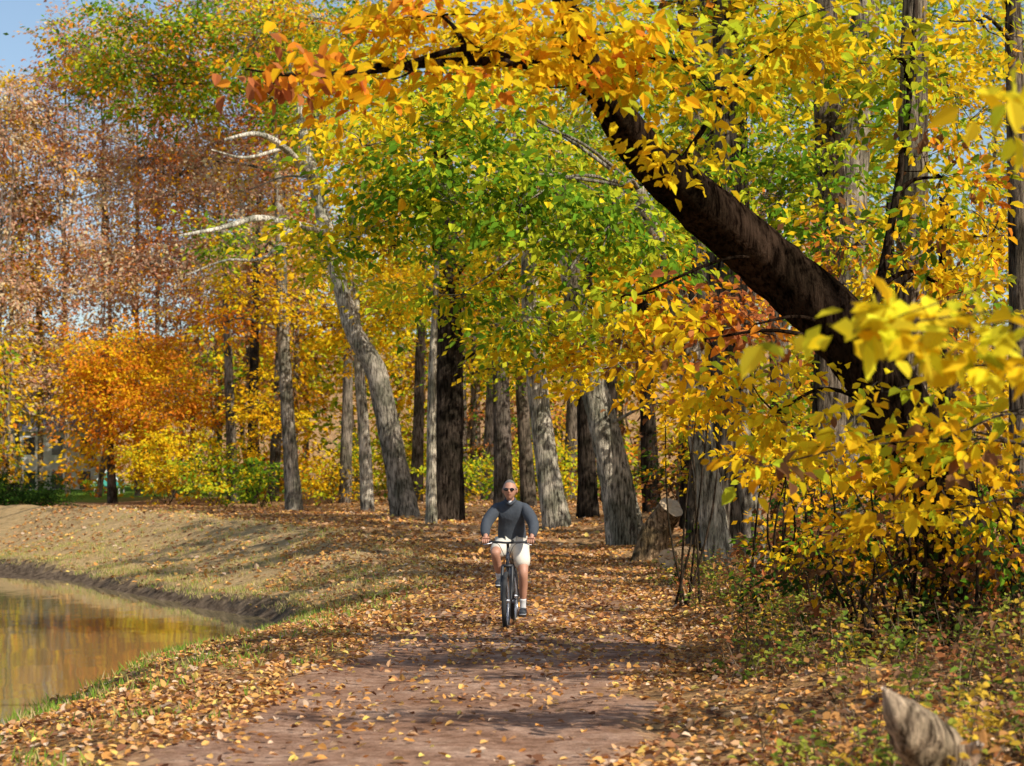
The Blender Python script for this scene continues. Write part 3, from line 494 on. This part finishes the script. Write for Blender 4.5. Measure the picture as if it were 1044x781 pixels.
for sg in (-1, 1): rod('cable_' + ('l' if sg > 0 else 'r'), [(sg * .17, -.34, 1.0), (sg * .09, -.47, .98), (sg * .03, -.46, .86), (0, -.38, .8)], .0035, BLK, bike, 6)
box('headlight', (.06, -.37, 1.02), (.035, .04, .035), BLK, bike, .008)
torus('chainring', (-.05, .08, .30), .09, .005, ALU, bike, 32, 6); torus('rear_cog', (-.04, .53, .34), .045, .006, ALU, bike, 24, 6)
rod('chain_upper', [(-.05, .08, .39), (-.042, .53, .385)], .004, BLK, bike, 6); rod('chain_lower', [(-.05, .08, .21), (-.042, .53, .295)], .004, BLK, bike, 6)
skin('saddle', [(0, .40, .925), (0, .30, .93), (0, .2, .93), (0, .12, .925)], [(0, 1), (1, 2), (2, 3)], [(.07, .02), (.07, .022), (.035, .02), (.02, .015)], 1, BLK, bike)
# ------------------------------------------------------------------ cyclist
SKIN = simple('skin', (.50, .25, .16), .55, 0, .12, 20); SHIRT = simple('charcoal_sweater', (.055, .065, .08), .9, 0, .35, 10, .6); SHORTS = simple('khaki_shorts', (.72, .67, .57), .85, 0, .1, 14, .3)
SOCK = simple('white_sock', (.75, .75, .73), .9, 0, .05); SHOE = simple('dark_shoe', (.05, .055, .065), .6); SOLE = simple('shoe_sole', (.6, .6, .6), .7); HAIR = simple('grey_hair', (.16, .145, .13), .8, 0, .3, 90, .5); LENS = simple('sunglass_lens', (.01, .01, .012), .08); LIP = simple('lips', (.36, .14, .11), .5); WH = simple('white_tshirt', (.7, .7, .7), .9)
man = empty('cyclist', (BX, BY, bz), YAW)
kn = [(-.17, -.13, .88), (.155, -.02, .635)]; an = [(-.135, .15, .565), (.135, .155, .235)]
V = [(0, .27, .99), (0, .23, 1.12), (0, .15, 1.28), (0, .09, 1.38), (0, .01, 1.485), (0, -.045, 1.56)]; E = [(0, 1), (1, 2), (2, 3), (3, 4), (4, 5)]; rd = [(.12, .10), (.11, .09), (.10, .08), (.05, .05), .052, .05]
for i, sg in enumerate((-1, 1)):
    b0 = len(V); V += [(sg * .15, .07, 1.38), (sg * .27, -.06, 1.22), (sg * .275, -.17, 1.12), (sg * .265, -.245, 1.04)]; E += [(3, b0), (b0, b0 + 1), (b0 + 1, b0 + 2), (b0 + 2, b0 + 3)]; rd += [.03, .035, .034, .026]
    b0 = len(V); V += [(sg * .1, .22, .96), tuple(np.array(kn[i]) * .5 + np.array((sg * .12, .22, .95)) * .5), kn[i], tuple(np.array(kn[i]) * .65 + np.array(an[i]) * .35 + np.array([0, .02, 0])), an[i]]
    E += [(0, b0), (b0, b0 + 1), (b0 + 1, b0 + 2), (b0 + 2, b0 + 3), (b0 + 3, b0 + 4)]; rd += [.085, .078, .058, .056, .034]
skin('body', V, E, rd, 0, SKIN, man)
V = [(0, .265, .955), (0, .23, 1.10), (0, .16, 1.26), (0, .09, 1.38), (0, .02, 1.47)]; E = [(0, 1), (1, 2), (2, 3), (3, 4)]; rd = [(.19, .165), (.185, .155), (.19, .15), (.15, .12), (.07, .066)]
for sg in (-1, 1):
    b0 = len(V); V += [(sg * .16, .06, 1.395), (sg * .235, -.005, 1.30), (sg * .285, -.06, 1.205), (sg * .282, -.15, 1.125), (sg * .27, -.215, 1.062)]; E += [(3, b0), (b0, b0 + 1), (b0 + 1, b0 + 2), (b0 + 2, b0 + 3), (b0 + 3, b0 + 4)]; rd += [.10, .082, .07, .062, .046]
skin('sweater', V, E, rd, 0, SHIRT, man)
V = [(0, .25, .96)]; E = []; rd = [(.13, .12)]
for i, sg in enumerate((-1, 1)):
    b0 = len(V); h_ = np.array((sg * .1, .2, .95)); k_n = np.array(kn[i]); V += [tuple(h_), tuple(h_ * .55 + k_n * .45), tuple(h_ * .17 + k_n * .83)]; E += [(0, b0), (b0, b0 + 1), (b0 + 1, b0 + 2)]; rd += [.115, .112, .10]
skin('shorts', V, E, rd, 0, SHORTS, man)
for i, sg in enumerate((-1, 1)):
    a = np.array(an[i]); nm = 'r' if sg < 0 else 'l'; k_n = np.array(kn[i]); pz = .30 - sg * .17
    skin('sock_' + nm, [tuple(a * .72 + k_n * .28), tuple(a * .9 + k_n * .1), tuple(a + [0, -.01, -.03])], [(0, 1), (1, 2)], [.052, .04, .042], 1, SOCK, man)
    skin('shoe_' + nm, [tuple(a + [0, .035, -.05]), (a[0], a[1] - .03, pz + .055), (a[0] + sg * .005, .07, pz + .045), (a[0] + sg * .008, -.01, pz + .038)], [(0, 1), (1, 2), (2, 3)], [.045, .05, (.05, .036), (.04, .028)], 1, SHOE, man)
    skin('sole_' + nm, [(a[0], a[1] + .03, pz + .03), (a[0] + sg * .004, .07, pz + .022), (a[0] + sg * .008, -.02, pz + .02)], [(0, 1), (1, 2)], [(.04, .012), (.048, .012), (.036, .01)], 1, SOLE, man)
    skin('palm_' + nm, [(sg * .265, -.235, 1.045), (sg * .262, -.262, 1.04), (sg * .26, -.285, 1.036)], [(0, 1), (1, 2)], [(.03, .024), (.042, .018), (.042, .016)], 1, SKIN, man)
    for f_ in range(4):
        fx = sg * (.229 + f_ * .022); c = np.array((fx, -.283, 1.008)); ln = [1.0, 1.08, 1.0, .82][f_]
        pts = [tuple(c + np.array((0, -math.sin(math.radians(t_)) * .027, math.cos(math.radians(t_)) * .027))) for t_ in (-10, 45 * ln, 100 * ln, 160 * ln)]
        skin(f'finger_{nm}_{f_ + 1}', pts, [(0, 1), (1, 2), (2, 3)], [.0105, .0105, .0095, .008], 0, SKIN, man, 1)
    skin('thumb_' + nm, [(sg * .235, -.255, 1.035), (sg * .21, -.268, 1.02), (sg * .2, -.285, .995)], [(0, 1), (1, 2)], [.013, .0115, .009], 0, SKIN, man, 1)
bm = bmesh.new(); bmesh.ops.create_icosphere(bm, subdivisions=5, radius=1); hc = Vector((0, -.075, 1.61))
def ishair(x, y, z, fr): return (z > .42 + .5 * fr) or (y > .15 and z > -.35) or (abs(x) > .8 and z > .02 and y > -.25)
for v in bm.verts:
    x, y, z = v.co; w = 1.0
    if z < 0: w = 1 - .30 * (-z) ** 1.5
    X = x * .078 * w; Yy = y * .098 * (1 - .12 * max(0, -z) if y > 0 else 1 - .04 * max(0, -z)); Zz = z * .117
    fr = max(0, -y)
    Yy -= .026 * math.exp(-((x / .14) ** 2)) * math.exp(-(((z + .12) / .17) ** 2)) * (fr > .3)
    Yy -= .007 * math.exp(-((z - .2) / .1) ** 2) * (fr > .4) * (abs(x) < .7); Yy += .008 * math.exp(-((abs(x) - .36) / .14) ** 2) * math.exp(-((z - .04) / .1) ** 2) * (fr > .3)
    Yy -= .010 * math.exp(-((x / .3) ** 2)) * math.exp(-((z + .82) / .15) ** 2) * (y < 0); Yy -= .005 * math.exp(-((x / .28) ** 2)) * math.exp(-((z + .45) / .07) ** 2) * (fr > .3)
    k = 1.05 if ishair(x, y, z, fr) else 1.0
    v.co = hc + Vector((X * k, Yy * k, Zz * k))
for f in bm.faces:
    c = f.calc_center_median() - hc; x, y, z = c.x / .078, c.y / .098, c.z / .117; fr = max(0, -y)
    f.material_index = 1 if ishair(x, y, z, fr) else (2 if (fr > .6 and abs(x) < .3 and -.5 < z < -.42) else 0)
meshobj('head', bm, [SKIN, HAIR, LIP], man)
for sg in (-1, 1):
    nm = 'r' if sg < 0 else 'l'; ell('ear_' + nm, (sg * .082, -.065, 1.605), (.011, .02, .032), SKIN, man); ell('eye_' + nm, (sg * .03, -.155, 1.617), (.012, .012, .012), WH, man, 2)
    ell('sunglass_lens_' + nm, (sg * .034, -.174, 1.617), (.030, .009, .019), LENS, man); rod('sunglass_arm_' + nm, [(sg * .062, -.168, 1.625), (sg * .084, -.12, 1.622), (sg * .087, -.06, 1.617)], .003, LENS, man, 6)
rod('sunglass_bridge', [(-.012, -.181, 1.624), (.012, -.181, 1.624)], .003, LENS, man, 6)
skin('collar', [(-.06, -.01, 1.49), (-.035, -.055, 1.465), (0, -.075, 1.44), (.035, -.055, 1.465), (.06, -.01, 1.49), (.035, .06, 1.515), (-.035, .06, 1.515)], [(0, 1), (1, 2), (2, 3), (3, 4), (4, 5), (5, 6), (6, 0)], [(.018, .022)] * 7, 0, SHIRT, man, 1)
ell('tshirt_neck', (0, -.045, 1.465), (.03, .024, .024), WH, man, 2)

# ------------------------------------------------------------------ stump, logs
def log(name, pts, rad, col, cutcol=(.5, .34, .18), k=18, jag=0):
    e = empty(name, tuple(pts[0])); a_ = Acc(); p0 = np.array(pts[0]); Q, rr = tube(a_, np.array(pts) - p0, rad, k, 0, col, .07, n=len(pts) * 5)
    b_ = a_.build('bark_surface', [BARK], e); me = b_.data; V = np.array([v.co[:] for v in me.vertices]).reshape(-1, k, 3)
    CUT = simple('cut_wood', cutcol, .85, 0, .35, 14, .6)
    for nm, ring, T in (('cut_end', V[-1], Q[-1] - Q[-2]), ('lower_end', V[0], Q[0] - Q[1])):
        bm = bmesh.new(); T = T / np.linalg.norm(T); c = bm.verts.new(ring.mean(0) - T * .03 * (1 if nm == 'cut_end' else 0)); rs = [bm.verts.new(p_ * .995 + ring.mean(0) * .005 + T * random.uniform(0, jag)) for p_ in ring]; md = [bm.verts.new((p_ + ring.mean(0)) / 2 + T * random.uniform(-.01, .01)) for p_ in ring]
        for i in range(k): bm.faces.new((rs[i], rs[(i + 1) % k], md[(i + 1) % k], md[i])); bm.faces.new((md[i], md[(i + 1) % k], c))
        meshobj(nm, bm, CUT, e, False)
    return e
log('tree_stump', [g(660, 40), S(667, 548, 40), S(676, 530, 40), S(685, 516, 39.8)], [.38, .30, .27, .26], (.5, .34, .21), (.62, .45, .27))
log('fallen_log', [g(716, 37) + [0, 0, .3], S(700, 567, 36.5), S(680, 570, 36)], [.17, .19, .19], (.5, .34, .22), (.62, .45, .27))
log('driftwood_log', [np.array([2.2, 9.9, .02]), np.array([1.98, 9.3, .34]), np.array([1.83, 9.05, .50]), np.array([1.73, 8.95, .62]), np.array([1.67, 8.92, .71])], [.19, .15, .12, .07, .012], (.8, .62, .47), (.7, .55, .42), jag=.02)
log('driftwood_log', [np.array([1.95, 9.9, .08]), np.array([2.1, 9.4, .3]), np.array([2.16, 9.2, .43])], [.09, .08, .02], (.75, .58, .45), (.6, .5, .4), jag=.03)

# ------------------------------------------------------------------ house, playground canopy
hx, hy, hz = -34.2, 150.0, 1.0
house = empty('stone_house', (hx, hy, hz), math.radians(12))
WALL = simple('pale_stone', (.75, .72, .66), .9, 0, .2, 2); ROOF = simple('slate_roof', (.2, .2, .22), .8, 0, .3, 3); GLASS = simple('window_glass', (.03, .04, .05), .1); TRIM = simple('white_trim', (.8, .8, .78), .6)
bm = bmesh.new(); w_, d_, h_, r_ = 3.2, 3.2, 5.2, 7.8
v = [bm.verts.new(p_) for p_ in [(-w_, -d_, 0), (w_, -d_, 0), (w_, d_, 0), (-w_, d_, 0), (-w_, -d_, h_), (w_, -d_, h_), (w_, d_, h_), (-w_, d_, h_), (-w_, 0, r_), (w_, 0, r_)]]
for f in [(0, 1, 5, 4), (2, 3, 7, 6), (1, 2, 6, 9, 5), (3, 0, 4, 8, 7)]: bm.faces.new([v[i] for i in f])
meshobj('walls', bm, WALL, house, False)
bm = bmesh.new()
for sg in (-1, 1):
    q_ = [(-w_ - .4, sg * (d_ + .4), h_ - .25), (w_ + .4, sg * (d_ + .4), h_ - .25), (w_ + .4, 0, r_ + .1), (-w_ - .4, 0, r_ + .1)]; lo = [bm.verts.new(p_) for p_ in q_]; hi = [bm.verts.new((p_[0], p_[1], p_[2] + .15)) for p_ in q_]
    bm.faces.new(lo); bm.faces.new(hi)
    for i in range(4): bm.faces.new((lo[i], lo[(i + 1) % 4], hi[(i + 1) % 4], hi[i]))
meshobj('roof', bm, ROOF, house, False); box('chimney', (2.2, 0, 8.2), (.8, .8, 1.8), WALL, house)
for i, xx in enumerate((-2, 0, 2)):
    for j, z_ in enumerate((1.4, 3.9)):
        box(f'window_trim_{i}_{j}', (xx, -d_ - .03, z_), (1.0, .06, 1.5), TRIM, house); box(f'window_{i}_{j}', (xx, -d_ - .08, z_), (.8, .05, 1.3), GLASS, house)
tent = empty('playground_canopy', (-26.3, 130, 1.02)); TEAL = simple('teal_fabric', (.05, .35, .28), .7); 
for i, (a, b_) in enumerate(((-.8, -.8), (.8, -.8), (.8, .8), (-.8, .8))): rod(f'post_{i}', [(a, b_, 0), (a, b_, .9)], .05, TRIM, tent)
bm = bmesh.new(); ap = bm.verts.new((0, 0, 2.0)); cs = [bm.verts.new((a, b_, .9)) for a, b_ in ((-1, -1), (1, -1), (1, 1), (-1, 1))]
for i in range(4): bm.faces.new((cs[i], cs[(i + 1) % 4], ap))
meshobj('roof_fabric', bm, TEAL, tent, False)
for i, (a, b_) in enumerate(((-1, -1), (1, -1), (1, 1), (-1, 1))): rod(f'roof_ridge_{i}', [(a, b_, .93), (0, 0, 2.04)], .05, TRIM, tent)

# ------------------------------------------------------------------ light, sky, camera
az = Vector((.70, -.714)).normalized(); el = math.radians(38)
ts = Vector((az.x * math.cos(el), az.y * math.cos(el), math.sin(el)))
sl = bpy.data.lights.new('sun', 'SUN'); sl.energy = 5.0; sl.angle = math.radians(.5); sl.color = (1, .94, .83); so = bpy.data.objects.new('sun', sl); scene.collection.objects.link(so); so.rotation_euler = ts.to_track_quat('Z', 'Y').to_euler(); so.location = (20, -20, 30)
w = bpy.data.worlds.new('World'); scene.world = w; w.use_nodes = True; nt = w.node_tree; bg = nt.nodes['Background']; sky = nt.nodes.new('ShaderNodeTexSky'); sky.sky_type = 'NISHITA'; sky.sun_disc = False; sky.sun_elevation = el; sky.sun_rotation = math.atan2(ts.x, ts.y); sky.dust_density = 1.0; sky.air_density = 1.0
nt.links.new(sky.outputs[0], bg.inputs[0]); bg.inputs[1].default_value = .14
cd = bpy.data.cameras.new('camera'); cam = bpy.data.objects.new('camera', cd); scene.collection.objects.link(cam); cam.location = (0, 0, EYE); cam.rotation_euler = (math.radians(90), 0, 0)
cd.lens = 70; cd.sensor_width = 36; cd.shift_y = 110 / 1044; cd.clip_end = 2000; cd.clip_start = .1
cd.dof.use_dof = True; cd.dof.focus_distance = 23.2; cd.dof.aperture_fstop = 3.2
scene.camera = cam
print('FACES', sum(len(o.data.polygons) for o in scene.objects if o.type == 'MESH'))
